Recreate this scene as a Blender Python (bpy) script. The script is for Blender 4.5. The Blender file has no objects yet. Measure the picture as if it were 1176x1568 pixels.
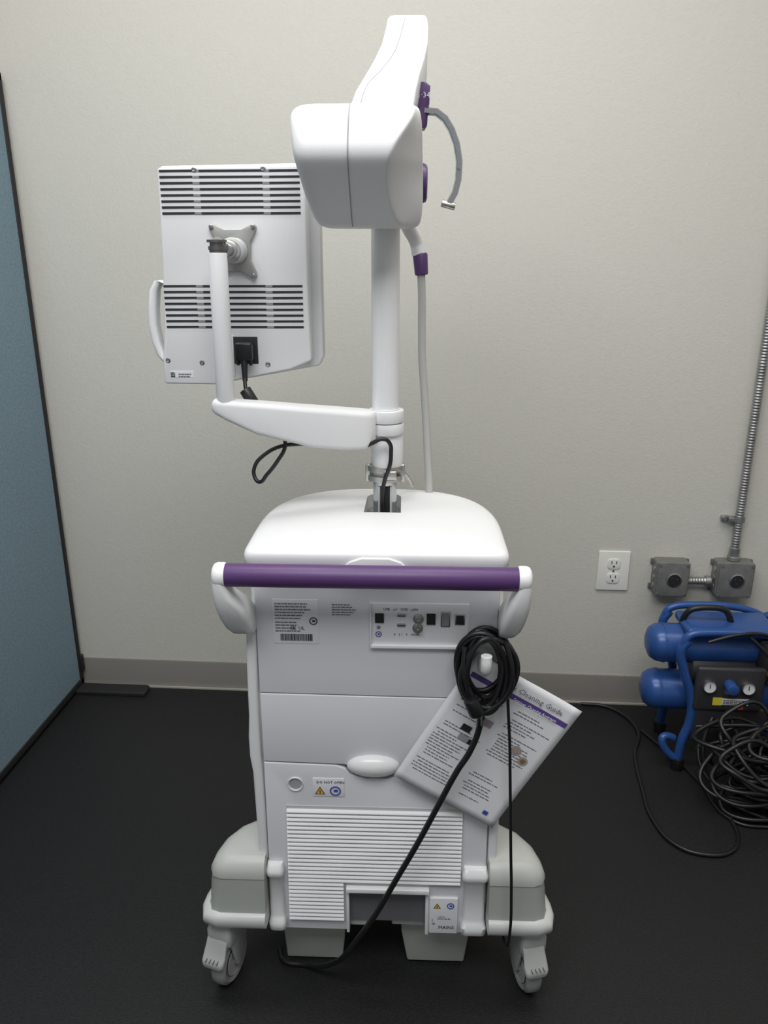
import bpy, bmesh, math, random
from mathutils import Matrix, Vector
random.seed(7)
S = bpy.context.scene
COL = bpy.context.collection
rad = math.radians

# ------------------------------------------------------------------ materials
def mat(name, col, rough=.5, metal=0.0, bump=0.0, bscale=200, var=0.0, vscale=8, spec=None, emit=None):
    m = bpy.data.materials.new(name); m.use_nodes = True
    nt = m.node_tree; b = nt.nodes['Principled BSDF']
    b.inputs['Base Color'].default_value = (*col, 1)
    b.inputs['Roughness'].default_value = rough
    b.inputs['Metallic'].default_value = metal
    if spec is not None: b.inputs['Specular IOR Level'].default_value = spec
    tc = nt.nodes.new('ShaderNodeTexCoord')
    if var > 0:
        n = nt.nodes.new('ShaderNodeTexNoise'); n.inputs['Scale'].default_value = vscale; n.inputs['Detail'].default_value = 4
        nt.links.new(tc.outputs['Object'], n.inputs['Vector'])
        r = nt.nodes.new('ShaderNodeValToRGB')
        r.color_ramp.elements[0].position = .3; r.color_ramp.elements[1].position = .7
        r.color_ramp.elements[0].color = (*[c*(1-var) for c in col], 1)
        r.color_ramp.elements[1].color = (*[min(1, c*(1+var)) for c in col], 1)
        nt.links.new(n.outputs['Fac'], r.inputs['Fac']); nt.links.new(r.outputs['Color'], b.inputs['Base Color'])
    if bump > 0:
        n2 = nt.nodes.new('ShaderNodeTexNoise'); n2.inputs['Scale'].default_value = bscale; n2.inputs['Detail'].default_value = 3
        nt.links.new(tc.outputs['Object'], n2.inputs['Vector'])
        bp = nt.nodes.new('ShaderNodeBump'); bp.inputs['Strength'].default_value = bump; bp.inputs['Distance'].default_value = .002
        nt.links.new(n2.outputs['Fac'], bp.inputs['Height']); nt.links.new(bp.outputs['Normal'], b.inputs['Normal'])
    return m

WHITE = mat('white_plastic', (.74,.74,.745), .42, bump=.05, bscale=900)
WHITE2 = mat('white_gloss_plastic', (.80,.80,.80), .25)
OFFW = mat('panel_plastic', (.67,.675,.70), .5, bump=.05, bscale=900)
LGRAY = mat('light_gray_plastic', (.50,.51,.51), .5)
BGRAY = mat('base_gray_plastic', (.36,.38,.35), .45, bump=.05, bscale=700)
MGRAY = mat('mid_gray_plastic', (.25,.25,.25), .5)
PURPLE = mat('purple_plastic', (.085,.035,.135), .42, bump=.1, bscale=600)
PURPLE2 = mat('purple_ink', (.09,.05,.22), .6)
BLACK = mat('black_rubber', (.008,.008,.009), .4)
BLACKM = mat('black_matte', (.012,.012,.013), .7)
SEAM = mat('seam_shadow_gray', (.12,.12,.13), .8)
METAL = mat('brushed_metal', (.55,.54,.51), .35, 1.0, var=.1, vscale=60)
ARCM = mat('arc_steel', (.52,.53,.55), .2, 1.0)
STEEL = mat('steel_clamp', (.42,.42,.42), .3, 1.0)
GALV = mat('galvanized_steel', (.36,.36,.36), .45, .85, var=.25, vscale=30)
BOXM = mat('cast_box_gray', (.19,.19,.185), .55, .3, bump=.3, bscale=200, var=.15, vscale=40)
PAPER = mat('paper', (.72,.72,.74), .55)
LABEL = mat('label_white', (.74,.74,.76), .4)
INK = mat('ink', (.03,.03,.035), .7)
INKG = mat('ink_gray', (.13,.13,.15), .7)
YEL = mat('warning_yellow', (.80,.42,.02), .5)
BLUEINK = mat('blue_ink', (.04,.07,.32), .5)
BLUE = mat('compressor_blue', (.025,.08,.27), .3, .1)
HOSEG = mat('probe_hose_gray', (.48,.48,.46), .45)
OUTLET = mat('outlet_plastic', (.78,.77,.73), .35)
DARKIN = mat('dark_interior', (.02,.02,.022), .8)
PANELD = mat('compressor_dark_panel', (.030,.030,.034), .5)
TIRE = mat('caster_tire',(.26,.27,.27),.5)
CASTG = mat('caster_gray',(.38,.39,.38),.45)
FAB = mat('blue_fabric', (.185,.27,.325), .9, bump=.6, bscale=500, var=.16, vscale=140)
WALLM = mat('painted_wall', (.585,.570,.520), .8, bump=.35, bscale=160, var=.012, vscale=70)
BASEB = mat('rubber_baseboard', (.215,.200,.180), .5)
FLOORM = mat('dark_rubber_floor', (.0095,.0095,.0105), .55, bump=.5, bscale=300, var=.3, vscale=160, spec=.35)
CEIL = mat('ceiling_paint', (.7,.7,.68), .9)

# ------------------------------------------------------------------ helpers
def empty(name, mw=Matrix()):
    o = bpy.data.objects.new(name, None); COL.objects.link(o); o.matrix_world = mw; o.empty_display_size = .1
    return o
def link(o, parent=None):
    COL.objects.link(o)
    if parent is not None: o.parent = parent
    return o
def smooth(me, ang=40):
    for p in me.polygons: p.use_smooth = True
    try: me.set_sharp_from_angle(angle=rad(ang))
    except Exception: pass
def obj_from(name, verts, faces, m, parent=None, sm=True, sub=0, bev=0, bseg=3, ang=40):
    me = bpy.data.meshes.new(name); me.from_pydata([tuple(v) for v in verts], [], faces)
    bm = bmesh.new(); bm.from_mesh(me); bmesh.ops.recalc_face_normals(bm, faces=bm.faces)
    if bev > 0:
        bmesh.ops.bevel(bm, geom=[e for e in bm.edges if e.calc_face_angle(0) > rad(25)], offset=bev, segments=bseg, affect='EDGES', profile=.5, clamp_overlap=True)
    bm.to_mesh(me); bm.free()
    me.materials.append(m)
    if sm: smooth(me, 180 if sub else ang)
    o = bpy.data.objects.new(name, me); link(o, parent)
    if sub:
        s = o.modifiers.new('sub', 'SUBSURF'); s.levels = sub; s.render_levels = sub
    return o
def box(name, x0, x1, y0, y1, z0, z1, m, parent=None, bev=0, bseg=3):
    v = [(x,y,z) for x in (x0,x1) for y in (y0,y1) for z in (z0,z1)]
    f = [(0,1,3,2),(4,6,7,5),(0,4,5,1),(2,3,7,6),(0,2,6,4),(1,5,7,3)]
    return obj_from(name, v, f, m, parent, sm=bev>0, bev=bev, bseg=bseg, ang=30)
def prism(name, poly, y0, y1, m, parent=None, bev=0, axis='Y', bseg=3):
    n = len(poly); v = []
    for y in (y0, y1):
        for a, b in poly:
            v.append((a,y,b) if axis=='Y' else ((a,b,y) if axis=='Z' else (y,a,b)))
    f = [tuple(range(n)), tuple(range(2*n-1, n-1, -1))] + [(i,(i+1)%n,n+(i+1)%n,n+i) for i in range(n)]
    return obj_from(name, v, f, m, parent, bev=bev, bseg=bseg, ang=35)
def loft(name, rings, m, parent=None, sub=0, caps=True, ang=40, closed=False):
    n = len(rings[0]); v = [p for r in rings for p in r]; f = []
    k = len(rings)
    for i in range(k if closed else k-1):
        j = (i+1) % k
        for a in range(n):
            b = (a+1) % n
            f.append((i*n+a, i*n+b, j*n+b, j*n+a))
    if caps and not closed:
        f.append(tuple(range(n))[::-1]); f.append(tuple(range((k-1)*n, k*n)))
    return obj_from(name, v, f, m, parent, sub=sub, ang=ang)
def rrect(hx, hy, r, seg=5, cx=0, cy=0):
    r = min(r, hx*.999, hy*.999); pts = []
    for sx, sy, a0 in ((1,1,0),(-1,1,90),(-1,-1,180),(1,-1,270)):
        for i in range(seg+1):
            a = rad(a0+90*i/seg)
            pts.append((cx+sx*(hx-r)+r*math.cos(a), cy+sy*(hy-r)+r*math.sin(a)))
    return pts
def cyl(name, p0, p1, r, m, parent=None, r1=None, seg=32, bev=0.0, ang=40):
    p0 = Vector(p0); p1 = Vector(p1); d = (p1-p0); L = d.length; d.normalize()
    q = d.to_track_quat('Z','Y').to_matrix()
    if r1 is None: r1 = r
    prof = [(0,r),(L,r1)] if bev <= 0 else [(0,r-bev),(bev*.3,r-bev*.3),(bev,r),(L-bev,r1),(L-bev*.3,r1-bev*.3),(L,r1-bev)]
    rings = [[p0+q@Vector((rr*math.cos(2*math.pi*i/seg), rr*math.sin(2*math.pi*i/seg), h)) for i in range(seg)] for h, rr in prof]
    return loft(name, rings, m, parent, ang=ang)
def lathe(name, prof, loc, axis, m, parent=None, seg=32, ang=40):
    q = Vector(axis).to_track_quat('Z','Y').to_matrix(); p0 = Vector(loc)
    rings = [[p0+q@Vector((rr*math.cos(2*math.pi*i/seg), rr*math.sin(2*math.pi*i/seg), h)) for i in range(seg)] for h, rr in prof]
    return loft(name, rings, m, parent, ang=ang)
def curve(name, splines, r, m, parent=None, cyclic=False, res=8, kind='NURBS'):
    c = bpy.data.curves.new(name, 'CURVE'); c.dimensions = '3D'; c.bevel_depth = r; c.bevel_resolution = 4; c.use_fill_caps = True
    c.resolution_u = res
    for pts in splines:
        if kind == 'BEZ':
            s = c.splines.new('BEZIER'); s.bezier_points.add(len(pts)-1)
            for bp, p in zip(s.bezier_points, pts):
                bp.co = p; bp.handle_left_type = bp.handle_right_type = 'AUTO'
        else:
            s = c.splines.new('NURBS'); s.points.add(len(pts)-1)
            for q, p in zip(s.points, pts): q.co = (*p, 1)
            s.order_u = 4; s.use_endpoint_u = not cyclic
        s.use_cyclic_u = cyclic
    c.materials.append(m)
    o = bpy.data.objects.new(name, c); return link(o, parent)
def text(name, body, size, loc, m, parent=None, rot=(math.pi/2,0,0), align='LEFT', ext=.0002, sp=1.0):
    c = bpy.data.curves.new(name, 'FONT'); c.body = body; c.size = size; c.extrude = ext; c.align_x = align; c.resolution_u = 1; c.space_line = sp
    c.materials.append(m)
    o = bpy.data.objects.new(name, c); link(o, parent); o.location = loc; o.rotation_euler = rot
    return o
def cut(o, cutters):
    bpy.context.view_layer.update()
    for c in cutters:
        md = o.modifiers.new('b', 'BOOLEAN'); md.object = c; md.operation = 'DIFFERENCE'; md.solver = 'EXACT'
    bpy.context.view_layer.update()
    dg = bpy.context.evaluated_depsgraph_get()
    me = bpy.data.meshes.new_from_object(o.evaluated_get(dg))
    o.modifiers.clear(); o.data = me; smooth(me, 35)
    for c in cutters: bpy.data.objects.remove(c)

# ------------------------------------------------------------------ camera
th = math.atan(.327)
cd = bpy.data.cameras.new('camera'); cam = bpy.data.objects.new('camera', cd); COL.objects.link(cam)
cd.sensor_fit = 'VERTICAL'; cd.sensor_height = 36; cd.lens = 36*1178/1568; cd.clip_start = .02
cam.matrix_world = Matrix.Translation((0,0,1.4))@Matrix.Rotation(rad(3.9),4,'Z')@Matrix.Rotation(math.pi/2-th,4,'X')
S.camera = cam

# ------------------------------------------------------------------ room
WY = 2.29
box('floor', -2.6, 2.6, -2.2, WY+.1, -.08, 0, FLOORM)
box('wall_back', -2.6, 2.6, WY, WY+.1, 0, 2.8, WALLM)
box('wall_left', -2.7, -2.6, -2.2, WY+.1, 0, 2.8, WALLM)
box('wall_right', 2.6, 2.7, -2.2, WY+.1, 0, 2.8, WALLM)
box('ceiling', -2.7, 2.7, -2.2, WY+.1, 2.8, 2.88, CEIL)
bb = prism('baseboard_back', [(WY,0),(WY-.012,0),(WY-.010,.006),(WY-.006,.02),(WY-.005,.096),(WY-.003,.1),(WY,.1)], -2.6, 2.6, BASEB, axis='X')
box('trim_1', -2.6, 2.6, WY-.016, WY-.0118, 0, .006, mat('caulk_line', (.42,.40,.36), .6))

# ------------------------------------------------------------------ ultrasound machine
M = Matrix.Rotation(rad(3.9),4,'Z')@Matrix.Translation((-.013,1.2,0))@Matrix.Rotation(rad(-2),4,'Z')
U = empty('ultrasound_machine', M)

# body core
loft('body_shell', [[(x,y,z) for x,y in rrect(.2055,.155,.03,cx=0,cy=.160)] for z in (.15,.925)], SEAM, U)
for s, n in ((-1,'l'),(1,'r')):
    prof = [(.925,.206),(.80,.2075),(.66,.210),(.60,.211),(.52,.213),(.47,.211),(.40,.211),(.32,.211),(.20,.211)]
    rings = []
    for z, x in prof:
        rings.append([(s*(x-.002),.006,z),(s*(x+.003),.003,z),(s*(x+.008),.006,z),(s*(x+.010),.014,z),(s*(x+.008),.15,z),(s*(x-.002),.27,z),(s*(x-.03),.325,z),(s*(x-.06),.330,z),(s*(x-.06),.30,z),(s*(x-.008),.02,z)])
    loft('side_shell_'+n, rings, WHITE, U, ang=50)
    rings = []
    for z,x,w in ((.80,.2175,.0085),(.74,.219,.0095),(.66,.221,.009),(.62,.2215,.009),(.575,.223,.0105),(.535,.223,.0105),(.50,.2205,.009),(.42,.2195,.009),(.34,.2190,.0085),(.306,.2185,.0075)):
        rings.append([(s*x+a,.004+b2,z) for a,b2 in rrect(w,.012,.006,seg=4)])
    loft('side_rail_'+n, rings, WHITE, U, ang=60)

def slab(name, poly, y0=-.006, y1=.02, m=OFFW, bev=.002): return prism(name, poly, y0, y1, m, U, bev=bev)
slab('rear_panel_upper', [(-.208,.925),(.207,.925),(.207,.6640),(-.208,.6690)])
slab('rear_panel_middle', [(-.208,.6675),(.207,.6625),(.207,.526),(.062,.526),(.045,.518),(-.045,.518),(-.062,.522),(-.208,.5255)])
low = slab('rear_panel_lower', [(-.208,.5230),(-.075,.5195),(-.058,.513),(-.048,.500),(-.02,.492),(.02,.492),(.038,.500),(.05,.515),(.062,.5235),(.207,.5235),(.209,.135),(-.210,.135)], y1=.06)
c1 = box('c1', -.057,.098,-.05,.045,.10,.240, OFFW, U)
c2 = cyl('c2', (-.151,-.05,.478), (-.151,.03,.478), .0125, OFFW, U)
cut(low, [c1, c2])
cyl('fastener_recess', (-.151,.004,.478), (-.151,.02,.478), .0124, SEAM, U)
cyl('fastener_center', (-.149,.001,.475), (-.149,.012,.475), .009, DARKIN, U)
lathe('fastener_ring', [(0,.0122),(-.002,.0125),(-.003,.0140),(0,.0148)], (-.151,-.006,.478), (0,1,0), OFFW, U)
N = 24
rings = []
for k in range(7):
    a = math.pi/2*k/6
    rings.append([(-.006+.050*math.cos(a)*math.cos(t), -.004-.022*math.sin(a), .521+.024*math.cos(a)*math.sin(t) + .004*math.sin(a)) for t in [2*math.pi*i/N for i in range(N)]] if k < 6 else [(-.006+.002*math.cos(t), -.0262, .525+.002*math.sin(t)) for t in [2*math.pi*i/N for i in range(N)]])
loft('release_latch', rings, WHITE2, U, ang=180)

# louvres
box('louvre_backing', -.170,.161,-.0075,-.004,.249,.430, LGRAY, U)
box('louvre_backing_low', -.173,-.062,-.0075,-.004,.160,.249, LGRAY, U)
vs = []; fs = []
def slat(x0, x1, z):
    base = len(vs); h = .0076
    pr = [(-.007,z+h),(-.0115,z+h*.86),(-.0135,z+h*.35),(-.0115,z+.0004),(-.007,z)]
    for x in (x0, x1):
        for y, zz in pr: vs.append((x,y,zz))
    for a in range(4): fs.append((base+a,base+a+1,base+6+a,base+5+a))
    fs.append(tuple(base+a for a in range(5))); fs.append(tuple(base+5+a for a in range(5)))
P = .0094
zz = .424-.0078
while zz > .158:
    xl = -.169 - (.424-zz)*.015
    if zz > .2495: slat(xl,.160,zz)
    else: slat(xl,-.065,zz)
    zz -= P
obj_from('louvre_slats', vs, fs, WHITE, U, ang=50)

pr = U
box('mains_recess_back', -.057,.098,.040,.05,.13,.24, LGRAY, pr)
prism('mains_recess_hood', [(-.060,.2480),(.101,.2480),(.101,.237),(-.060,.237)], -.018,.045, WHITE2, pr, bev=.002)
box('mains_recess_side_l', -.0605,-.055,-.008,.045,.130,.238, WHITE, pr, bev=.001)
box('mains_recess_side_r', .094,.1005,-.008,.045,.130,.238, WHITE, pr, bev=.001)
box('mains_opening', -.020,.028,.020,.041,.140,.238, DARKIN, pr)
box('mains_block_l', -.055,-.020,.010,.041,.130,.222, LGRAY, pr, bev=.003)
box('mains_block_r', .028,.094,.014,.041,.130,.222, LGRAY, pr, bev=.003)
box('mains_inlet', -.012,.018,.006,.022,.150,.180, BLACKM, pr, bev=.003)
box('mains_switch', -.010,.014,.006,.022,.188,.204, BLACKM, pr, bev=.002)
box('mains_label', .102,.157,-.011,-.004,.138,.224, LABEL, pr, bev=.001)
def warn(x, z, s, y=-.0118):
    prism('warning_triangle', [(x,z),(x+s,z),(x+s/2,z+s*.87)], y, y+.0008, INK, pr)
    prism('warning_fill', [(x+s*.13,z+s*.07),(x+s*.87,z+s*.07),(x+s/2,z+s*.73)], y-.0004, y, YEL, pr)
    box('warning_bolt', x+s*.46, x+s*.55, y-.0008, y-.0004, z+s*.14, z+s*.52, INK, pr)
def roundel(x, z, r, y=-.0118, m=BLUEINK):
    curve('notice_ring', [[(x+r*math.cos(t), y, z+r*math.sin(t)) for t in [2*math.pi*i/12 for i in range(12)]]], r*.13, m, pr, cyclic=True)
    box('notice_mark', x-r*.3, x+r*.5, y-.0006, y, z-r*.2, z+r*.3, m, pr)
warn(.110,.200,.014); roundel(.143,.207,.0065)
text('mains_text', 'MAINS', .0105, (.120,-.0116,.150), INK, pr)
text('mains_text2', '115 V~\n50/60 Hz 8A', .005, (.118,-.0116,.178), INKG, pr)
text('mains_text3', 'I\nO', .0085, (.107,-.0116,.168), INK, pr)
box('warning_label', -.119,-.060,-.0072,-.004,.452,.492, LABEL, pr, bev=.0005)
warn(-.115,.457,.019,-.0078); roundel(-.077,.465,.0095,-.0078)
text('warning_text', 'DO NOT OPEN', .0075, (-.112,-.0076,.481), INK, pr)

def lines(name, x0, x1, z0, n, dz, h, m, y=-.0078, ragged=.3, par=None):
    V = []; Fc = []
    for i in range(n):
        xe = x1-(x1-x0)*random.random()*ragged; z = z0-i*dz; x = x0
        while x < xe:
            w = random.uniform(1.2,4.5)*h
            a = len(V); xx = min(x+w, xe)
            V += [(x,y,z),(xx,y,z),(xx,y,z+h),(x,y,z+h)]; Fc.append((a,a+1,a+2,a+3)); x = xx+h*.55
    obj_from(name, V, Fc, m, par or U, sm=False)
box('id_label', -.178,-.099,-.0068,-.004,.768,.852, LABEL, pr, bev=.0004)
lines('id_label_text', -.174,-.112,.843,6,.0055,.0020, INKG)
lines('id_label_text_b', -.174,-.130,.808,4,.0055,.0020, INKG)
roundel(-.108,.812,.0065,-.0078,INK)
text('id_marks', 'CE  UL', .009, (-.150,-.0076,.795), INK, pr)
V=[];Fc=[];x=-.166
while x < -.110:
    w = random.choice((.0006,.001,.0018)); a=len(V)
    V += [(x,-.0078,.774),(x+w,-.0078,.774),(x+w,-.0078,.787),(x,-.0078,.787)]; Fc.append((a,a+1,a+2,a+3)); x += w+random.choice((.0006,.001))
obj_from('barcode', V, Fc, INK, U, sm=False)
lines('patent_label_text', -.076,-.033,.842,5,.0047,.0018, INKG, y=-.0066)

box('port_panel', -.009,.158,-.0085,-.004,.768,.848, LABEL, pr, bev=.001)
box('port_panel_lip', -.010,.160,-.014,-.004,.765,.771, WHITE2, pr, bev=.001)
box('port_panel_lip_l', -.0105,-.008,-.014,-.004,.765,.849, WHITE2, pr, bev=.001)
def port(n,x0,x1,z0,z1,m,fr=None):
    if fr: box(n+'_frame',x0-.002,x1+.002,-.0105,-.008,z0-.002,z1+.002,fr,pr,bev=.0006)
    box(n,x0,x1,-.0115,-.008,z0,z1,m,pr,bev=.0005)
port('network_port',-.002,.013,.812,.829,BLACKM)
port('usb_port_1',.036,.050,.824,.829,STEEL); port('usb_port_2',.036,.050,.806,.811,STEEL)
port('black_port',.086,.101,.810,.830,BLACKM)
port('serial_port',.112,.124,.808,.832,MGRAY,STEEL)
port('video_port',.136,.149,.812,.828,BLACKM,METAL)
for k,(x,z) in enumerate(((.072,.820),(.071,.803))):
    lathe('bnc_%d'%k, [(0,.009),(.003,.009),(.003,.006),(.010,.006),(.010,.003),(.004,.003)], (x,-.008,z),(0,-1,0), METAL, pr, seg=20)
text('port_num', 'USB   o<   SVID  LAN', .0065, (.012,-.0090,.835), INKG, pr)
text('port_num2', '4   2 1   3   HDMI', .006, (.030,-.0090,.788), INKG, pr)
roundel(.004,.790,.005,-.0092,BLUEINK); roundel(.004,.803,.003,-.0092,INK)

for s, x0, x1 in ((-1,-.213,-.179),(1,.163,.213)):
    rings = []
    cx=(x0+x1)/2; hx=(x1-x0)/2
    for z, k, dy in ((.138,.80,.010),(.146,.96,.003),(.165,1.0,0),(.172,.86,.006),(.180,.84,.008),(.27,.84,.008),(.278,1.0,.001),(.290,1.0,0),(.300,.85,.008)):
        rings.append([(cx+a*k, -.026+dy+(b+.03), z) for a,b in rrect(hx,.03,.009)])
    loft('corner_guard_'+('l' if s<0 else 'r'), rings, WHITE2, U, ang=50)

# base -----------------------------------------------------------------
def plan(off, inn=0.0):
    X = .318+off
    half = [(.200,.045),(.2115,.040),(.2125,-.028-off*.5),(.2135,-.036-off*.7),(.295+off*.6,-.036-off*.7),(X-.008,-.030-off*.6),(X,-.015),(X-.002,.01),(X-.012,.045+off*.3),(X-.035,.080+off*.5),(X-.065,.103+off*.7),(.230,.125+off),(.218+off*.3,.16),(.205+off*.3,.30),(.16,.36+off)]
    return half + [(-x,y) for x,y in reversed(half)]
RIM = mat('bumper_gray', (.54,.55,.54), .35)
loft('base_bumper_rim', [[(x,y,zv) for x,y in plan(o)] for zv,o in ((.172,.012),(.176,.018),(.182,.023),(.190,.025),(.198,.024),(.203,.020),(.207,.012))], RIM, U, ang=60)
loft('base_skirt', [[(x,y,zv) for x,y in plan(o)] for zv,o in ((.205,.010),(.215,.007),(.260,.003),(.285,-.001))], BGRAY, U, ang=50)
loft('base_deck', [[(x,y,zv) for x,y in plan(o)] for zv,o in ((.283,.002),(.293,.001),(.302,-.003),(.309,-.008),(.315,-.016),(.320,-.028))], mat('base_deck_gray', (.46,.47,.445), .4), U, ang=60)
box('underbody', -.20,.20,.065,.34,.11,.18, MGRAY, U, bev=.01)
for k,(a,bb_,c,d) in enumerate(((-.197,-.068,-.192,-.075),(.047,.187,.060,.178))):
    prism('splash_skirt_%d'%k, [(a,.13),(bb_,.13),(bb_,.085),(d,.006),(c,.006),(a,.085)], .042,.060, BGRAY, U, bev=.004)
box('foot_bumper', -.225,.225,.07,.10,.145,.172, PURPLE, U, bev=.008)

def caster(n, x, y, ang):
    R = Matrix.Translation((x,y,0))@Matrix.Rotation(rad(ang),4,'Z')
    e = bpy.data.objects.new('caster_'+n, None); COL.objects.link(e); e.parent = U; e.matrix_local = R
    lathe('wheel', [(-.012,.034),(-.015,.036),(-.0165,.044),(-.011,.0505),(0,.052),(.011,.0505),(.0165,.044),(.015,.036),(.012,.034),(.010,.010),(-.010,.010)], (0,.004,.052),(1,0,0), TIRE, e, seg=44, ang=50)
    lathe('wheel_rim', [(-.0155,.033),(-.0165,.031),(-.013,.028),(-.012,.012),(.012,.012),(.013,.028),(.0165,.031),(.0155,.033)], (0,.004,.052),(1,0,0), CASTG, e, seg=36)
    cyl('hub', (-.024,.004,.052),(.024,.004,.052), .010, CASTG, e, bev=.002)
    for s in (-1,1):
        prism('fork_%d'%s, [(-.020,.150),(.034,.150),(.040,.115),(.034,.075),(.018,.040),(.004,.036),(-.008,.055),(-.022,.115)], s*.0185, s*.0245, CASTG, e, bev=.002, axis='X')
    rings = [[(a,b2+.004,z) for a,b2 in rrect(hx,hy,.010)] for z,hx,hy in ((.112,.0255,.034),(.118,.0265,.036),(.145,.0265,.036),(.158,.022,.028),(.166,.020,.022))]
    loft('hood', rings, CASTG, e)
    cyl('stem', (0,0,.16),(0,0,.19), .016, CASTG, e)
    rings = [[(a-.002, yy, zc+b2) for a,b2 in rrect(hw,hh,.005)] for yy,zc,hh,hw in ((-.058,.088,.005,.019),(-.054,.090,.008,.023),(-.046,.096,.009,.024),(-.036,.112,.012,.022),(-.026,.124,.016,.022),(-.01,.130,.016,.022))]
    loft('brake_pedal', rings, CASTG, e, ang=50)
    for k in range(4): box('pedal_groove_%d'%k, -.014+.008*k-.0008, -.014+.008*k+.0008, -.0605,-.045,.098,.100, SEAM, e)
caster('rl', -.304, -.004, -16); caster('rr', .300, .0, 14)
caster('fl', -.17, .30, 0); caster('fr', .17, .30, 0)

# handle ----------------------------------------------------------------
cyl('handle_grip', (-.239,-.07,.922),(.229,-.07,.921), .0190, PURPLE, U, bev=.002, seg=40)
for s, xo, xi in ((-1,-.2485,-.207),(1,.2385,.208)):
    lathe('handle_cap_%s'%('l' if s<0 else 'r'), [(-.011,.0195),(-.008,.0205),(.002,.0205),(.007,.0185),(.010,.013),(.0112,.004)], (xo,-.07,.922),(s,0,0), WHITE2, U)
    rings = []
    xe = abs(xo)+.0105
    for xout,xin,y,z,hy in ((xe,xe-.021,-.070,.925,.0185),(xe+.0005,xe-.023,-.068,.905,.0205),(xe,xe-.030,-.060,.885,.026),(xe-.001,.212,-.047,.862,.031),(xe-.004,.208,-.03,.838,.036),(xe-.008,.207,-.012,.815,.038),(xe-.015,.207,-.002,.801,.036),(xe-.024,.208,.004,.794,.028)):
        cx=(xout+xin)/2; hx=(xout-xin)/2
        rings.append([(s*cx+a,y+b2,z) for a,b2 in rrect(hx,hy,.010,seg=4)])
    loft('handle_bracket_%s'%('l' if s<0 else 'r'), rings, WHITE2, U, ang=60)

# top cover ---------------------------------------------------------------
def cov(k, sh=0.0, n=96):
    pts = []; Y0=.085
    for i in range(n):
        t = 2*math.pi*i/n; c, s_ = math.cos(t), math.sin(t)
        ex = 14.0 if s_ < 0 else 2.7
        x = .2205*math.copysign(abs(c)**(2/ex), c); yy = math.copysign(abs(s_)**(2/ex), s_)
        y = Y0 + (.120 if s_<0 else .262)*yy
        pts.append((x*k, Y0+(y-Y0)*k))
    return pts
rings = []
for k,z in ((.985,.920),(1.0,.924),(1.0,.936),(.993,.9420),(.975,.9462),(.94,.9495),(.88,.9525),(.78,.9555),(.62,.9585),(.42,.9610),(.2,.9625),(.08,.963)):
    rings.append([(x,y,z) for x,y in cov(k)])
cover = loft('top_cover', rings, WHITE, U, ang=60)
ct = prism('c3', [(-.029,.136),(.039,.136),(.038,.250),(.032,.265),(.020,.274),(-.010,.274),(-.022,.265),(-.028,.250)], .930, 1.0, WHITE, U, axis='Z')
cut(cover, [ct])
smooth(cover.data, 60)
box('slot_liner', -.028,.038,.137,.272,.926,.9315, MGRAY, U)
prism('cover_lip', [(-.058,.918),(-.042,.934),(-.022,.9405),(.022,.9405),(.042,.934),(.058,.918)], -.0385,-.02, WHITE, U, bev=.002)
text('lock_mark_l', 'o\n=', .012, (-.052,.150,.9606), INKG, U, rot=(0,0,rad(8)))
text('lock_mark_r', 'o\n=', .012, (.046,.148,.9606), INKG, U, rot=(0,0,rad(-8)))

# column --------------------------------------------------------------
px, py = .0085, .205
cyl('column_lower_tube', (px-.001,py,.93),(px-.001,py,1.03), .0225, ARCM, U)
box('column_cable_slot', px-.008,px+.008,py-.026,py-.015,.932,.998, BLACKM, U, bev=.002)
box('column_cable_channel_l', px-.013,px-.009,py-.025,py-.015,.932,.998, LGRAY, U, bev=.001)
box('column_cable_channel_r', px+.009,px+.013,py-.025,py-.015,.932,.998, LGRAY, U, bev=.001)
cyl('column_main', (px,py,1.01),(px,py,1.46), .0250, WHITE, U, seg=48)
cyl('column_sleeve', (px+.003,py,1.034),(px+.003,py,1.10), .0300, WHITE, U, bev=.002)
for zc in (1.008,1.026):
    lathe('clamp_ring', [(0,.029),(0,.0345),(.010,.0345),(.010,.029)], (px,py,zc),(0,0,1), METAL, U)
for s in (-1,1):
    box('clamp_ear', px+s*.032-.005,px+s*.032+.005,py-.012,py+.002,1.004,1.038, METAL, U, bev=.002)
cyl('clamp_screw', (px+.033,py-.012,1.024),(px+.033,py-.022,1.024), .005, STEEL, U)
box('clamp_plate', px-.002,px+.022,py-.040,py-.028,1.014,1.032, METAL, U, bev=.003)

# swing arm ------------------------------------------------------------
secs = [(-.289,1.168,1.150,.120,.010),(-.284,1.172,1.146,.120,.015),(-.265,1.171,1.136,.122,.020),(-.213,1.166,1.110,.130,.023),(-.152,1.159,1.093,.142,.024),(-.119,1.155,1.083,.150,.025),(-.06,1.148,1.076,.165,.026),(-.028,1.1435,1.075,.175,.027),(-.018,1.142,1.079,.180,.027),(-.008,1.1405,1.090,.190,.027)]
rings = []
for x,zt,zb,yc,hy in secs:
    rings.append([(x,yc+a,(zt+zb)/2+b2) for a,b2 in rrect(hy,(zt-zb)/2,.010,seg=4)])
loft('swing_arm', rings, WHITE, U, ang=60)
cyl('swing_arm_hub', (px+.001,py-.005,1.118),(px+.001,py-.005,1.141), .0335, WHITE, U, bev=.003, seg=40)
cyl('swing_arm_hub_lower', (px+.002,py-.005,1.096),(px+.002,py-.005,1.117), .0325, WHITE, U, bev=.003, seg=40)
cyl('hub_cap', (px,py-.005,1.1405),(px,py-.005,1.1425), .0275, OFFW, U, seg=40)

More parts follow.
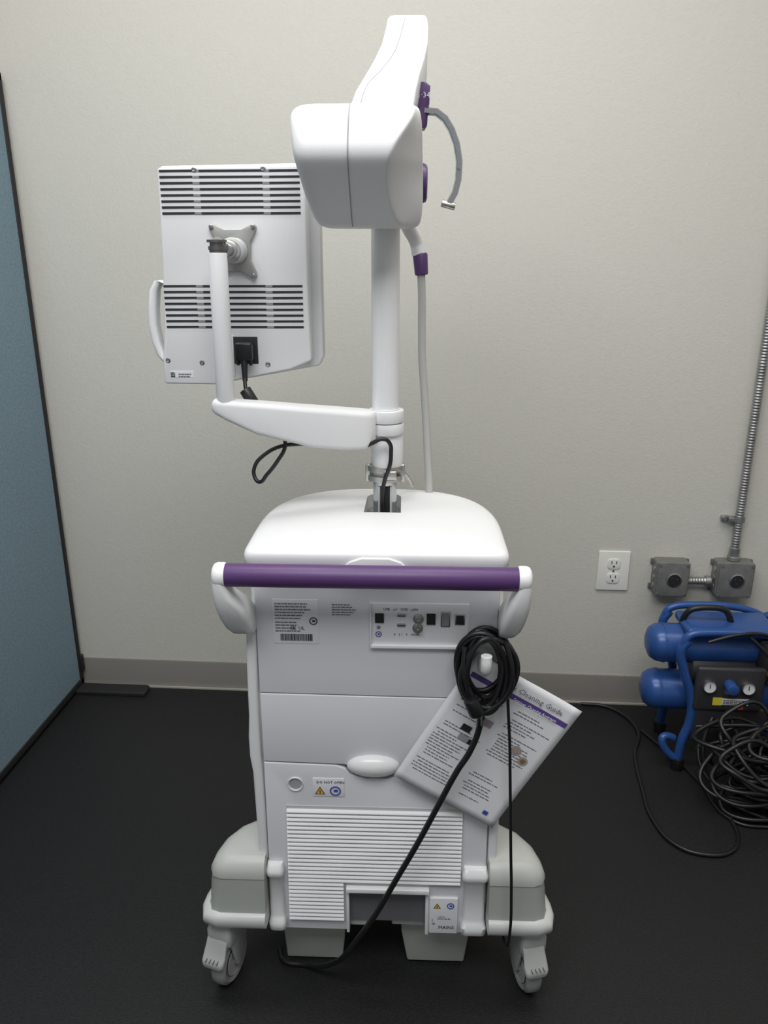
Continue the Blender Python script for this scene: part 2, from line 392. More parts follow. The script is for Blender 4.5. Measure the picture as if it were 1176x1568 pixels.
cyl('monitor_post', (-.266,.12,1.155),(-.264,.12,1.412), .0155, WHITE, U, bev=.002)
lathe('post_clamp', [(0,.013),(.006,.013),(.006,.0145),(.012,.0145),(.012,.012),(.018,.012),(.018,.0165),(.022,.0165),(.022,.010)], (-.264,.12,1.410),(0,0,1), mat('dark_metal',(.22,.21,.2),.35,.9), U)
cyl('mount_elbow', (-.264,.12,1.430),(-.258,.165,1.422), .007, METAL, U)
cyl('mount_knob', (-.250,.135,1.416),(-.250,.182,1.416), .0165, METAL, U, bev=.003)
cyl('mount_knob_cap', (-.250,.128,1.416),(-.250,.138,1.416), .010, STEEL, U, bev=.002)
cyl('mount_collar', (-.249,.158,1.416),(-.249,.190,1.416), .021, LGRAY, U, bev=.003)
cyl('mount_stub', (-.262,.122,1.420),(-.252,.150,1.417), .011, STEEL, U, bev=.002)

# monitor ------------------------------------------------------------------
MON = bpy.data.objects.new('monitor', None); COL.objects.link(MON); MON.parent = U
MON.location = (-.003,0,0)
YB = .200
prism('monitor_back', [(-.374,1.549),(-.124,1.553),(-.124,1.33),(-.122,1.228),(-.16,1.212),(-.30,1.184),(-.393,1.185),(-.393,1.23),(-.384,1.29),(-.379,1.40)], YB, YB+.045, WHITE, MON, bev=.004)
prism('monitor_bezel', [(-.382,1.556),(-.108,1.560),(-.104,1.45),(-.104,1.232),(-.112,1.214),(-.30,1.180),(-.40,1.180),(-.404,1.22),(-.392,1.30)], YB+.040, YB+.072, WHITE, MON, bev=.005)
prism('monitor_screen', [(-.37,1.545),(-.12,1.545),(-.12,1.24),(-.37,1.21)], YB+.0715, YB+.0735, mat('screen_glass',(.01,.01,.012),.08), MON)
def vent(x0,x1,zt,zb,n,nm,sl=0.0):
    dz = (zt-zb)/(n-1)
    for i in range(n):
        z = zt-dz*i
        xs = [x0, x0+(x1-x0)*.235, x0+(x1-x0)*.285, x0+(x1-x0)*.735, x0+(x1-x0)*.785, x1]
        for k,(a,b2) in enumerate(((xs[0],xs[1]),(xs[2],xs[3]),(xs[4],xs[5]))):
            prism('%s_%d_%d'%(nm,i,k), [(a,z-.0018),(b2,z-.0018+.0004),(b2,z+.0020),(a,z+.0018)], YB-.0012, YB+.004, DARKIN, MON)
        box('%s_rib_%d'%(nm,i), xs[1], xs[2], YB-.0011, YB+.002, z-.0018, z+.0018, MGRAY, MON)
        box('%s_ribb_%d'%(nm,i), xs[3], xs[4], YB-.0011, YB+.002, z-.0018, z+.0018, MGRAY, MON)
vent(-.371,-.133,1.5435,1.4765,8,'vent_top'); vent(-.380,-.134,1.3570,1.2870,8,'vent_low')
for x,z in ((-.311,1.5455),(-.194,1.5465),(-.321,1.224),(-.201,1.2215),(-.383,1.228)):
    lathe('screw', [(0,.0045),(.001,.0045),(.0015,.003),(.0005,.002)], (x,YB-.0002,z),(0,-1,0), STEEL, MON, seg=16)
cx, cz = -.2505, 1.4150
ear = [(-.041,.041),(-.036,.045),(-.030,.043),(-.015,.036),(.015,.036),(.030,.043),(.036,.045),(.041,.041),(.040,.034),(.030,.015),(.029,-.015),(.038,-.034),(.038,-.041),(.033,-.045),(.027,-.043),(.012,-.034),(-.012,-.034),(-.027,-.043),(-.033,-.045),(-.038,-.041),(-.038,-.034),(-.029,-.015),(-.030,.015),(-.040,.034)]
prism('mount_plate', [(cx+a,cz+b2) for a,b2 in ear], YB-.008, YB+.001, mat('plate_gray',(.38,.375,.36),.4,.4), MON, bev=.0015)
for a,b2 in ((-.036,.040),(.036,.040),(.033,-.040),(-.033,-.040)):
    cyl('mount_bolt', (cx+a,YB-.008,cz+b2),(cx+a,YB-.012,cz+b2), .0038, STEEL, MON, bev=.001, seg=16)
box('connector_recess', -.262,-.218,YB-.001,YB+.01,1.222,1.270, DARKIN, MON, bev=.001)
box('connector_recess_lip', -.265,-.2615,YB-.003,YB+.01,1.200,1.272, WHITE, MON, bev=.001)
box('video_plug', -.255,-.224,YB-.028,YB,1.230,1.262, BLACK, MON, bev=.004)
cyl('video_plug_screw_l', (-.251,YB-.02,1.232),(-.251,YB-.02,1.222), .003, BLACK, MON)
cyl('video_plug_screw_r', (-.228,YB-.02,1.232),(-.228,YB-.02,1.222), .003, BLACK, MON)
cyl('video_plug_strain', (-.240,YB-.02,1.232),(-.238,YB-.03,1.195), .0065, BLACK, MON, r1=.0045)
curve('video_cable', [[(-.238,YB-.03,1.20),(-.238,YB-.036,1.185),(-.232,YB-.045,1.170),(-.216,YB-.05,1.150),(-.20,YB-.03,1.14)]], .0035, BLACK, MON)
cyl('ferrite_core', (-.236,YB-.046,1.183),(-.219,YB-.05,1.156), .0105, BLACK, MON, bev=.002)
rings = []
for x,z,w in ((-.384,1.362,.004),(-.394,1.366,.006),(-.403,1.350,.007),(-.408,1.32,.0075),(-.410,1.29,.0075),(-.407,1.26,.0075),(-.400,1.235,.007),(-.390,1.222,.006),(-.380,1.222,.004)):
    rings.append([(x+a,YB+.025+b2,z) for a,b2 in rrect(w,.016,.006,seg=3)])
loft('monitor_grab_handle', rings, WHITE2, MON, ang=70)
box('monitor_label', -.381,-.338,YB-.0008,YB+.001,1.197,1.208, LABEL, MON)
lines('monitor_label_code', -.380,-.370,1.204,3,.003,.002, INK, y=YB-.0015, par=MON)
lines('monitor_label_text', -.366,-.341,1.202,2,.004,.0016, INKG, y=YB-.0015, par=MON)

curve('arm_cable', [[(-.172,.15,1.105),(-.171,.15,1.080),(-.185,.145,1.055),(-.205,.14,1.030),(-.218,.14,1.017),(-.228,.145,1.025),(-.227,.15,1.045),(-.21,.155,1.064),(-.18,.16,1.079),(-.14,.16,1.084),(-.10,.165,1.088),(-.06,.17,1.088)]], .0036, BLACK, U, kind='BEZ')
curve('arm_cable_hub', [[(-.03,.16,1.078),(-.012,.155,1.088),(.006,.155,1.095),(.017,.157,1.088),(.020,.160,1.065),(.018,.160,1.045),(.010,.165,1.02),(.004,.170,.99),(.004,.172,.95)]], .0038, BLACK, U, kind='BEZ')

# head ------------------------------------------------------------------
H = bpy.data.objects.new('scan_arm_head', None); COL.objects.link(H); H.parent = U
hs = [(1.449,-.074,.048,.105,.150,.036,.03),
      (1.4505,-.088,.060,.088,.170,.038,.04),
      (1.456,-.0970,.0680,.072,.185,.033,.055),
      (1.480,-.1050,.0710,.042,.19,.021,.07),
      (1.510,-.1105,.0705,.006,.19,.016,.095),
      (1.530,-.1140,.0700,-.016,.19,.020,.105),
      (1.542,-.1165,.0695,-.024,.19,.024,.10),
      (1.560,-.1190,.0690,-.020,.19,.034,.085),
      (1.585,-.1220,.0675,-.010,.18,.052,.05),
      (1.602,-.1215,.0655,.002,.18,.057,.03),
      (1.6125,-.1130,.0610,.018,.17,.052,.02),
      (1.616,-.0950,.0500,.040,.15,.040,.02)]
def hring(z,xl,xr,yf,yb,xc,dch):
    r = .016
    pts = [(xl+r,yf),(xl+r+.008,yf),(-.036,yf-.001),(xc-.010,yf),(xc-.003,yf),(xc+.002,yf+.003),(xr-.004,yf+dch-.004),(xr-.0005,yf+dch),(xr,yf+dch+.006),(xr,yb-.03),(xr-.005,yb-.008),(xr-.02,yb),(-.03,yb),(xl+.02,yb),(xl+.004,yb-.006),(xl,yb-.02),(xl,yf+r+.008),(xl,yf+r),(xl+r*.28,yf+r*.28)]
    return [(x,y,z) for x,y in pts]
rings = [hring(*h) for h in hs]
loft('head_housing', rings, WHITE, H, sub=2)
SL = mat('seam_light',(.35,.35,.37),.8)
curve('head_seam', [[(-.036+( -.003*(1.61-h[0])/.16), h[3]-.0005, h[0]) for i,h in enumerate(reversed(hs[1:-1]))]], .0009, SL, H, kind='BEZ')

def sec(xl,xr,y,z,dy,dz,r=.014):
    cx=(xl+xr)/2; hx=(xr-xl)/2; L=math.hypot(dy,dz)
    return [(cx+a, y+dy*(b2/L+1)*.5*1.0, z+dz*(b2/L+1)*.5) for a,b2 in rrect(hx,L,r,seg=4)]
rings = [sec(-.050,.052,.060,1.585,.10,-.02), sec(-.042,.054,.085,1.620,.10,-.02), sec(-.034,.058,.110,1.648,.09,-.03), sec(-.020,.064,.150,1.680,.085,-.04), sec(-.010,.071,.20,1.710,.08,-.045), sec(.000,.077,.255,1.745,.08,-.04), sec(.006,.078,.285,1.775,.08,-.03), sec(.0085,.076,.300,1.791,.08,-.02,.010), sec(.012,.073,.306,1.796,.075,-.01,.010)]
loft('upper_arm', rings, WHITE, H, ang=60)
curve('upper_arm_seam', [[(-.026+.0,.0855,1.622),(-.018,.1085,1.650),(.004,.1485,1.682),(.019,.199,1.712),(.029,.254,1.747),(.035,.2835,1.775),(.038,.299,1.792)]], .0007, SL, H, kind='BEZ')
rings = [[(cx_,y,z) for cx_,z in rrect(hx,hz,.014,cx=.042,cy=zc)] for y,hx,hz,zc in ((.33,.033,.022,1.760),(.40,.034,.026,1.750),(.47,.034,.026,1.735),(.50,.028,.020,1.728))]
loft('arm_tip', rings, WHITE, H, ang=60)
cyl('probe_spindle', (.045,.47,1.73),(.045,.47,1.60), .022, WHITE2, H, bev=.003)
rings = [[(-.03+a,.46+b2,z) for a,b2 in rrect(hx,.04,.03)] for z,hx in ((1.49,.05),(1.50,.07),(1.55,.08),(1.59,.07),(1.60,.05))]
loft('transducer_head', rings, WHITE2, H, ang=60)

rings = [[(.063+a,.21+b2,z) for a,b2 in rrect(hx,.017,.007)] for z,hx in ((1.606,.010),(1.612,.014),(1.632,.015),(1.635,.0135),(1.642,.017),(1.668,.018),(1.673,.012))]
loft('purple_joint', rings, PURPLE, H, ang=50)
text('joint_mark', '1\u00b734', .012, (.060,.1920,1.650), LABEL, H)
cyl('purple_dial', (.050,.19,1.522),(.0785,.19,1.522), .031, PURPLE, H, bev=.007)
P_ = [(.072,.20,1.632),(.092,.20,1.630),(.106,.20,1.620),(.117,.20,1.604),(.126,.20,1.582),(.131,.20,1.556),(.130,.20,1.528),(.125,.20,1.508),(.116,.20,1.492)]
rings = []
for i,p in enumerate(P_):
    a = Vector(P_[max(0,i-1)]); b2 = Vector(P_[min(len(P_)-1,i+1)]); t=(b2-a).normalized(); nrm=Vector((0,1,0)).cross(t)
    rings.append([Vector(p)+nrm*u+Vector((0,1,0))*v for u,v in ((-.0055,-.004),(-.0035,-.0075),(.0035,-.0075),(.0055,-.004),(.0055,.006),(-.0055,.006))])
loft('arc_bar', rings, ARCM, H, ang=50)
cyl('arc_foot', (.103,.198,1.492),(.126,.198,1.486), .006, METAL, H, bev=.001)
cyl('arc_stop', (.131,.192,1.547),(.131,.186,1.547), .004, STEEL, H)
for k,(x,z) in enumerate(((.104,1.622),(.113,1.610),(.1215,1.594),(.1275,1.575))):
    cyl('arc_hole_%d'%k, (x,.194,z),(x,.192,z), .0014, MGRAY, H, seg=10)

curve('probe_hose_top', [[(.040,.24,1.47),(.050,.28,1.452),(.062,.30,1.432),(.067,.30,1.41)]], .013, WHITE, U, kind='BEZ')
lathe('hose_collar', [(0,.0105),(.002,.0125),(.036,.0138),(.039,.012)], (.0725,.30,1.374),(-.09,0,1), PURPLE, U)
curve('probe_hose', [[(.0715,.30,1.378),(.0735,.30,1.34),(.0745,.30,1.28),(.076,.30,1.22),(.081,.30,1.157),(.086,.30,1.09),(.090,.30,1.026),(.094,.30,.96),(.094,.30,.94)]], .0075, HOSEG, U, kind='BEZ')
curve('front_lead', [[(.03,.24,1.02),(.05,.27,1.0),(.06,.30,.965)]], .004, METAL, U)

# power cord
curve('cord_hook', [[(.184,.0,.752),(.184,-.03,.750),(.184,-.058,.752),(.184,-.066,.764),(.184,-.066,.782)]], .0095, WHITE2, U, kind='BEZ')
lathe('cord_hook_base', [(0,.026),(.004,.025),(.008,.018)], (.184,-.004,.742),(0,-1,0), LGRAY, U)
spl = []
for k in range(9):
    rx = random.uniform(.032,.056); rz = random.uniform(.050,.080); dx = random.uniform(-.010,.008); yy = -.020-.0048*k
    dz = (.078-rz)*random.uniform(.1,.8)-.006
    tilt = random.uniform(-.45,.45); pts = []
    for i in range(14):
        t = 2*math.pi*i/14
        x = rx*math.cos(t)*(1+.10*math.sin(2*t+k)); z = rz*math.sin(t)
        x2 = x*math.cos(tilt)-z*math.sin(tilt)*.4; z2 = z*math.cos(tilt)+x*math.sin(tilt)
        pts.append((.184+dx+x2, yy+.006*math.sin(t+k), .745+dz+z2))
    spl.append(pts)
curve('power_cord_coil', spl, .0046, BLACK, U, cyclic=True)
curve('power_cord_wraps', [[(.150,-.05,.79),(.145,-.062,.75),(.158,-.066,.71),(.175,-.064,.685),(.183,-.06,.660)],[(.215,-.05,.80),(.235,-.06,.75),(.226,-.06,.70),(.2,-.06,.68),(.175,-.06,.665)]], .0046, BLACK, U)
curve('power_cord_tail', [[(.185,-.055,.70),(.181,-.05,.667),(.180,-.05,.641),(.165,-.05,.588),(.144,-.05,.547),(.111,-.05,.470),(.077,-.05,.390),(.035,-.05,.299),(-.001,-.05,.221),(-.033,-.05,.164),(-.06,-.045,.115),(-.085,-.02,.065),(-.12,.0,.03),(-.15,.02,.012),(-.20,.035,.006),(-.21,.06,.006)]], .0054, BLACK, U, kind='BEZ')
curve('thin_cable', [[(.222,-.045,.74),(.226,-.05,.68),(.233,-.05,.60),(.236,-.05,.549),(.241,-.052,.46),(.245,-.058,.381),(.249,-.066,.30),(.251,-.068,.21),(.248,-.06,.165),(.24,.0,.16)]], .0028, BLACK, U, kind='BEZ')
cyl('plug_body', (.160,-.072,.705),(.172,-.072,.675), .013, BLACK, U, bev=.003)
for dx in (-.004,.004):
    box('plug_prong_%d'%(dx*1000), .176+dx-.001,.176+dx+.001,-.076,-.070,.655,.677, METAL, U)

# instruction sheet ------------------------------------------------------
SH = empty('instruction_sheet', M@Matrix.Translation((.175,-.020,.763))@Matrix.Rotation(rad(30),4,'Y'))
W, Hh = .210, .288
nx, nz = 16, 20; V=[]; Fc=[]
def curl(x, z):
    u = x/W; v = -z/Hh
    return -.004*math.sin(u*3.1)-.012*max(0,u-.55)**2*4*(1-.4*v) - .010*max(0,v-.7)
for j in range(nz+1):
    for i in range(nx+1):
        x = W*i/nx; z = -Hh*j/nz; V.append((x,curl(x,z),z))
for j in range(nz):
    for i in range(nx):
        a = j*(nx+1)+i; Fc.append((a,a+1,a+nx+2,a+nx+1))
o = obj_from('sheet', V, Fc, PAPER, SH, ang=180)
sd = o.modifiers.new('s','SOLIDIFY'); sd.thickness = .0004
def pline(V,Fc,x0,x1,z0,z1,off=.0012):
    n = max(1,int((x1-x0)/.012)+1)
    for i in range(n):
        a0 = x0+(x1-x0)*i/n; a1 = x0+(x1-x0)*(i+1)/n; a=len(V)
        V += [(a0,curl(a0,z1)-off,z1),(a1,curl(a1,z1)-off,z1),(a1,curl(a1,z0)-off,z0),(a0,curl(a0,z0)-off,z0)]; Fc.append((a,a+1,a+2,a+3))
V=[];Fc=[]; pline(V,Fc,.010,.204,-.044,-.034); obj_from('header_band', V, Fc, PURPLE2, SH, sm=False)
text('sheet_title', 'Quick Cleaning Guide', .0145, (.055,-.0095,-.026), INKG, SH)
text('sheet_title_sub', 'Scanner Cleaning Assistant', .008, (.095,-.0120,-.0415), LABEL, SH)
V=[];Fc=[]
for c0 in (.014,.112):
    z = -.058
    while z > -.255:
        if not (c0 < .05 and -.14 < z < -.115) and not (c0 > .05 and -.20 < z < -.165):
            xe = c0+random.uniform(.045,.082); x = c0+(.006 if random.random()<.6 else 0)
            while x < xe:
                w = random.uniform(.003,.011); pline(V,Fc,x,min(x+w,xe),z-.0016,z); x += w+.0016
        z -= .0062 if random.random() < .75 else .013
obj_from('sheet_text', V, Fc, INKG, SH, sm=False)
DT = mat('photo_tan',(.4,.28,.18),.6); PG = mat('photo_gray',(.3,.3,.34),.6)
def disc(n, x, z, r, m, m2):
    for q,(rr,off,mm) in enumerate(((r,.0014,m),(r*.55,.0018,m2))):
        V=[(x,curl(x,z)-off,z)]
        for i in range(20):
            t=2*math.pi*i/20; xx=x+rr*math.cos(t); zz=z+rr*math.sin(t); V.append((xx,curl(xx,zz)-off,zz))
        obj_from('%s_%d'%(n,q), V, [(0,1+i,1+(i+1)%20) for i in range(20)], mm, SH, sm=False)
disc('sheet_photo_a', .158,-.128,.010,PG,DT); disc('sheet_photo_b', .180,-.140,.009,DT,INKG)
for k,(x,z,w,h,mm) in enumerate(((.075,-.100,.020,.014,PG),(.082,-.106,.008,.007,DT),(.050,-.128,.018,.013,BLACKM),(.055,-.148,.018,.012,PG),(.075,-.150,.012,.010,BLACKM),(.176,-.262,.010,.008,BLUEINK))):
    V=[];Fc=[]; pline(V,Fc,x,x+w,z-h,z,.0016+.0002*k); obj_from('sheet_photo_%d'%k, V, Fc, mm, SH, sm=False)

# ------------------------------------------------------------------ wall items
E = empty('wall_outlet', Matrix.Translation((.5665,WY,.4725)))
prism('cover_plate', rrect(.049,.066,.004), -.006, 0, OUTLET, E, bev=.002)
for s in (-1,1):
    zc = s*.024
    prism('receptacle_%d'%s, [(a,b2+zc) for a,b2 in rrect(.0195,.017,.010)], -.0085,-.004, OUTLET, E, bev=.001)
    for dx in (-.0075,.0075): box('slot', dx-.0013,dx+.0013,-.0092,-.008,zc+.001,zc+.010, INK, E)
    cyl('ground', (0,-.0092,zc-.008),(0,-.008,zc-.008), .003, INK, E, seg=14)
cyl('plate_screw', (0,-.0075,0),(0,-.005,0), .0035, METAL, E, seg=14)

def jbox(x0,x1,z0,z1):
    e = empty('electrical_junction_box', Matrix.Translation(((x0+x1)/2,WY,(z0+z1)/2)))
    hx=(x1-x0)/2; hz=(z1-z0)/2
    prism('box_body', rrect(hx*.90,hz*.90,.008), -.050, 0, BOXM, e, bev=.002)
    prism('box_cover', rrect(hx*.84,hz*.93,.006), -.056, -.048, BOXM, e, bev=.002)
    lathe('twist_receptacle', [(0,.022),(.002,.023),(.003,.019),(.0,.018)], (0.004,-.056,0),(0,-1,0), METAL, e)
    cyl('receptacle_face', (.004,-.057,0),(.004,-.0585,0), .018, BLACKM, e)
    for a in (20,140,260):
        box('blade_%d'%a, .004+.009*math.cos(rad(a))-.002,.004+.009*math.cos(rad(a))+.002,-.0592,-.058,.009*math.sin(rad(a))-.001,.009*math.sin(rad(a))+.001, METAL, e)
    for sx in (-1,1):
        for sz in (-1,1):
            cyl('cover_screw', (sx*hx*.72,-.0585,sz*hz*.80),(sx*hx*.72,-.055,sz*hz*.80), .0035, GALV, e, seg=12)
            prism('mount_tab', [(sx*hx*.86+a,sz*hz*.70+b2) for a,b2 in rrect(.010,.010,.004)], -.006,0, GALV, e, bev=.001)
    for k in range(3):
        cyl('knockout_%d'%k, (-hx*.90,-.026,-.030+.028*k),(-hx*.93,-.026,-.030+.028*k), .010, GALV, e, seg=18)
    return e
jbox(.680,.792,.408,.528); jbox(.862,.985,.409,.531)
def flex(e, p0, p1, r, m):
    p0=Vector(p0); p1=Vector(p1); L=(p1-p0).length; n=int(L/.0085); prof=[]
    for i in range(n):
        h=i*.0085; prof += [(h,r*.84),(h+.0018,r),(h+.0052,r),(h+.0070,r*.84)]
    lathe('flex_tube', prof, p0, (p1-p0), m, e, seg=18, ang=80)
FC = empty('flexible_metal_conduit', Matrix.Translation((.921,WY-.020,.531)))
flex(FC,(0,0,.03),(0,0,2.20),.0125,GALV)
lathe('box_connector', [(-.004,.019),(.006,.019),(.008,.0155),(.034,.0155),(.036,.013)], (0,0,0),(0,0,1), GALV, FC, seg=20)
lathe('strap_band', [(0,.0135),(0,.0165),(.014,.0165),(.014,.0135)], (0,0,.118),(0,0,1), GALV, FC, seg=20)
prism('strap_ear', [(-.038+a,.125+b2) for a,b2 in rrect(.012,.008,.004)], .008,.018, GALV, FC, bev=.001)
box('strap_arm', -.032,-.012,-.006,.014,.118,.132, GALV, FC, bev=.002)
cyl('strap_screw', (-.040,.008,.125),(-.040,.002,.125), .006, GALV, FC, seg=14)
FH = empty('flexible_metal_conduit', Matrix.Translation((.792,WY-.026,.455)))
flex(FH,(-.004,0,0),(.072,0,0),.0125,GALV)
lathe('coupling', [(0,.017),(.014,.017)], (.052,0,0),(1,0,0), GALV, FH, seg=20)

# ------------------------------------------------------------------ partition
PT = empty('office_partition', Matrix.Translation((-1.199,1.62,0)))
L0, L1 = -.95, .655
def pbox(n,x0,x1,y0,y1,z0,z1,m,bev=0):
    return box(n,x0,x1,y0,y1,z0,z1,m,PT,bev)
pbox('fabric_panel',-.045,0,L0+.02,L1-.018,.03,1.862,FAB)
pbox('frame_post',-.050,.004,L1-.020,L1,.0,1.885,BLACKM,.003)
pbox('frame_post_near',-.050,.004,L0,L0+.02,.0,1.885,BLACKM,.003)
pbox('frame_top',-.050,.004,L0,L1,1.860,1.885,mat('partition_cap_gray',(.22,.22,.22),.5),.004)
pbox('frame_bottom',-.050,.004,L0,L1,.012,.034,BLACKM,.002)
pbox('frame_hinge',-.002,.012,L1-.012,L1+.002,.06,.12,BLACKM,.002)
prism('stabilizer_foot', rrect(.140,.028,.012,cx=.10,cy=L1-.035), 0,.014, BLACKM, PT, axis='Z', bev=.003)
prism('stabilizer_foot_near', rrect(.140,.028,.012,cx=.0,cy=L0+.05), 0,.014, BLACKM, PT, axis='Z', bev=.003)

# ------------------------------------------------------------------ air compressor
AC = empty('air_compressor', Matrix.Translation((.618,2.02,0))@Matrix.Diagonal((1,1,.955,1)))
def tank(n, z, y, r):
    lathe(n, [(0,.006),(.002,r*.45),(.010,r*.78),(.024,r*.95),(.040,r),(.40,r),(.416,r*.95),(.430,r*.78),(.438,r*.45),(.44,.006)], (0.0,y,z),(1,0,0), BLUE, AC, seg=40, ang=80)
    lathe(n+'_band', [(0,r+.0006),(0,r+.002),(.006,r+.002),(.006,r+.0006)], (.042,y,z),(1,0,0), BLUE, AC)
tank('upper_tank', .372, .02, .058); tank('lower_tank', .215, .02, .060)
for yy in (-.075,.11):
    curve('frame_side_%d'%(yy*1000), [[(.085,yy,.430),(.070,yy,.40),(.085,yy,.33),(.115,yy,.24),(.118,yy,.16),(.105,yy,.10),(.100,yy,.035)]], .013, BLUE, AC, kind='BEZ')
    curve('frame_side_r_%d'%(yy*1000), [[(.365,yy,.430),(.38,yy,.40),(.365,yy,.33),(.345,yy,.24),(.342,yy,.16),(.35,yy,.10),(.355,yy,.035)]], .013, BLUE, AC, kind='BEZ')
    for x in (.100,.355): cyl('rubber_foot', (x,yy,.0),(x,yy,.04), .018, BLACK, AC, bev=.003)
curve('frame_foot_l', [[(.085,-.06,.095),(.03,-.07,.13),(.045,-.075,.06),(.10,-.075,.03)]], .011, BLUE, AC)
curve('carry_rail', [[(.072,-.075,.405),(.075,-.075,.445),(.10,-.075,.458),(.20,-.075,.458),(.30,-.075,.458),(.36,-.075,.45),(.375,-.075,.40)]], .011, BLUE, AC)
curve('carry_rail_back', [[(.072,.11,.405),(.075,.11,.445),(.10,.11,.458),(.34,.11,.458),(.375,.11,.40)]], .011, BLUE, AC)
curve('carry_handle_grip', [[(.095,.02,.445),(.10,.015,.482),(.13,.01,.495),(.19,.01,.495),(.215,.01,.487),(.225,.01,.45)]], .009, BLACK, AC)
box('top_shroud', .09,.34,-.05,.08,.425,.452, BLUE, AC, bev=.010)
cyl('motor', (.12,.02,.30),(.30,.02,.30), .062, PANELD, AC, bev=.01)
for k in range(8): cyl('cooling_fin_%d'%k, (.305+.010*k,.02,.30),(.309+.010*k,.02,.30), .055, MGRAY, AC, seg=28)
box('control_panel', .115,.30,-.095,-.075,.215,.355, PANELD, AC, bev=.008)
box('lower_panel', .12,.33,-.085,-.06,.10,.22, PANELD, AC, bev=.01)
for k,(x,z) in enumerate(((.148,.300),(.252,.298))):
    lathe('gauge_%d'%k, [(0,.018),(.016,.018),(.017,.016),(.014,.0155)], (x,-.093,z),(0,-1,0), METAL, AC, seg=24)
    cyl('gauge_face_%d'%k, (x,-.106,z),(x,-.108,z), .0155, LABEL, AC, seg=24)
    box('gauge_needle_%d'%k, x-.001,x+.001,-.1095,-.108,z-.002,z+.010, INK, AC)
cyl('regulator_knob', (.203,-.093,.305),(.203,-.130,.305), .016, BLUE, AC, bev=.003)
cyl('regulator_body', (.203,-.090,.275),(.203,-.090,.300), .012, METAL, AC)
box('rating_label', .170,.262,-.0965,-.094,.238,.258, LABEL, AC)
lines('rating_text', .193,.258,.251,3,.005,.0025, INK, y=-.0972, par=AC)
box('caution_label', .165,.190,-.097,-.094,.236,.260, mat('caution_yellow',(.7,.6,.05),.5), AC)
box('red_tag', .235,.25,-.097,-.094,.224,.232, mat('red_tag',(.5,.03,.02),.5), AC)
cyl('brass_coupler', (.30,-.08,.33),(.33,-.10,.36), .010, mat('brass',(.55,.38,.15),.35,1.0), AC, bev=.002)
cyl('pressure_switch', (.32,-.05,.34),(.32,-.05,.42), .03, PANELD, AC, bev=.006)
curve('pipework', [[(.30,-.06,.35),(.33,-.09,.32),(.35,-.09,.26),(.33,-.09,.21)]], .005, METAL, AC)
curve('power_lead', [[(.13,-.10,.44),(.20,-.10,.470),(.28,-.09,.472),(.33,-.09,.44),(.345,-.10,.38),(.32,-.11,.33),(.34,-.11,.27),(.36,-.10,.22)],[(.24,-.09,.455),(.28,-.11,.42),(.315,-.115,.38),(.30,-.115,.34),(.33,-.11,.30)]], .005, BLACK, AC)

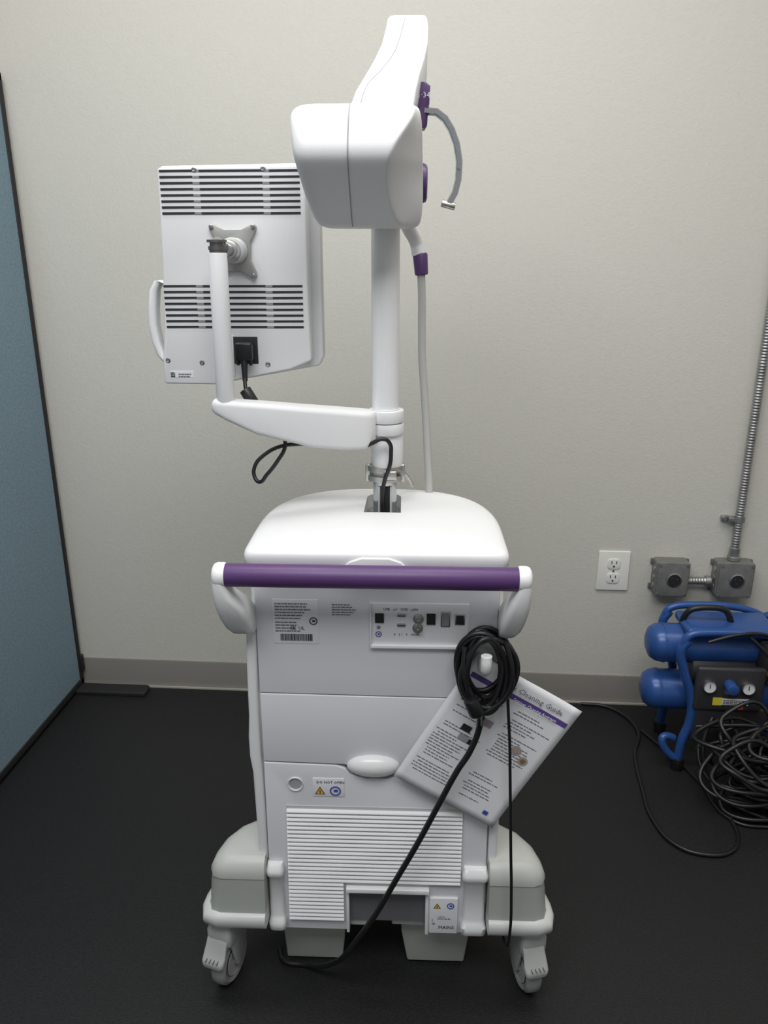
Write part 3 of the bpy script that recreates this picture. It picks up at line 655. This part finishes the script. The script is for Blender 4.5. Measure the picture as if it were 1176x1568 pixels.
spl = []
for k in range(34):
    cx_ = random.uniform(.83,1.04); cy_ = random.uniform(1.74,1.86); R_ = random.uniform(.05,.13); zb = .006+.0060*k
    ph = random.uniform(0,6); tx = random.uniform(-.35,.35)+(.5 if k>12 else 0); pts=[]
    for i in range(12):
        t = 2*math.pi*i/12; x = R_*math.cos(t)*(1+.15*math.sin(2*t+ph)); y = R_*.55*math.sin(t)*(1+.15*math.cos(3*t+ph))
        pts.append((cx_+x, min(1.905,cy_+y), max(.006, zb+ y*tx*1.6+.012*math.sin(3*t+ph))))
    spl.append(pts)
HO = empty('coiled_air_hoses')
curve('hose_loops', spl, .0058, BLACK, HO, cyclic=True)
curve('hose_upper', [[(.78,1.90,.20),(.74,1.87,.14),(.76,1.84,.05),(.84,1.80,.02),(.95,1.80,.05),(1.0,1.85,.16),(.96,1.88,.22)],[(.82,1.91,.22),(.86,1.85,.12),(.90,1.80,.03),(.98,1.76,.01)],[(.99,1.9,.30),(.93,1.86,.22),(.9,1.84,.12),(.95,1.8,.02)],[(.76,1.91,.12),(.73,1.87,.06),(.78,1.82,.012),(.86,1.79,.012)],[(.74,1.90,.17),(.80,1.88,.19),(.90,1.88,.20),(1.0,1.88,.17),(1.05,1.86,.10)],[(.75,1.90,.10),(.79,1.88,.14),(.86,1.88,.15),(.92,1.87,.12),(.99,1.86,.13)],[(.80,1.90,.05),(.76,1.86,.10),(.80,1.84,.16),(.88,1.85,.19),(.96,1.86,.15)]], .0058, BLACK, HO)
curve('hose_floor_loop', [[(.50,2.262,.006),(.583,2.247,.006),(.648,2.13,.006),(.61,1.99,.006),(.594,1.84,.006),(.592,1.70,.006),(.625,1.62,.006),(.69,1.592,.006),(.75,1.605,.006),(.79,1.66,.006),(.80,1.75,.006),(.83,1.80,.01),(.88,1.82,.02)]], .0050, BLACK, HO, kind='BEZ')
curve('hose_floor_loop_2', [[(.66,2.12,.006),(.72,1.99,.006),(.76,1.88,.006),(.80,1.72,.006),(.90,1.70,.006),(1.05,1.66,.006)]], .0045, BLACK, HO, kind='BEZ')
for p in ((.93,1.70,.10),(1.0,1.71,.06)):
    cyl('hose_coupling', p, (p[0]+.02,p[1]-.01,p[2]-.02), .009, METAL, HO, bev=.002)

# ------------------------------------------------------------------ lights
def area(n, loc, size, sy, e, col, rot=(0,0,0)):
    l = bpy.data.lights.new(n,'AREA'); l.shape='RECTANGLE'; l.size=size; l.size_y=sy; l.energy=e; l.color=col
    o = bpy.data.objects.new(n,l); COL.objects.link(o); o.location=loc; o.rotation_euler=rot; return o
area('ceiling_light', (-.25,1.35,2.75), 2.2,.5, 31, (1,1,.975))
area('ceiling_light.001', (-.3,-.1,2.75), 2.0,1.0, 50, (.98,.99,1))
area('ceiling_light.002', (1.5,1.0,2.75), .9,.5, 8, (1,.94,.86))
w = bpy.data.worlds.new('world'); S.world = w; w.use_nodes = True
w.node_tree.nodes['Background'].inputs[0].default_value = (.92,.95,1,1); w.node_tree.nodes['Background'].inputs[1].default_value = .38
S.view_settings.view_transform = 'Standard'
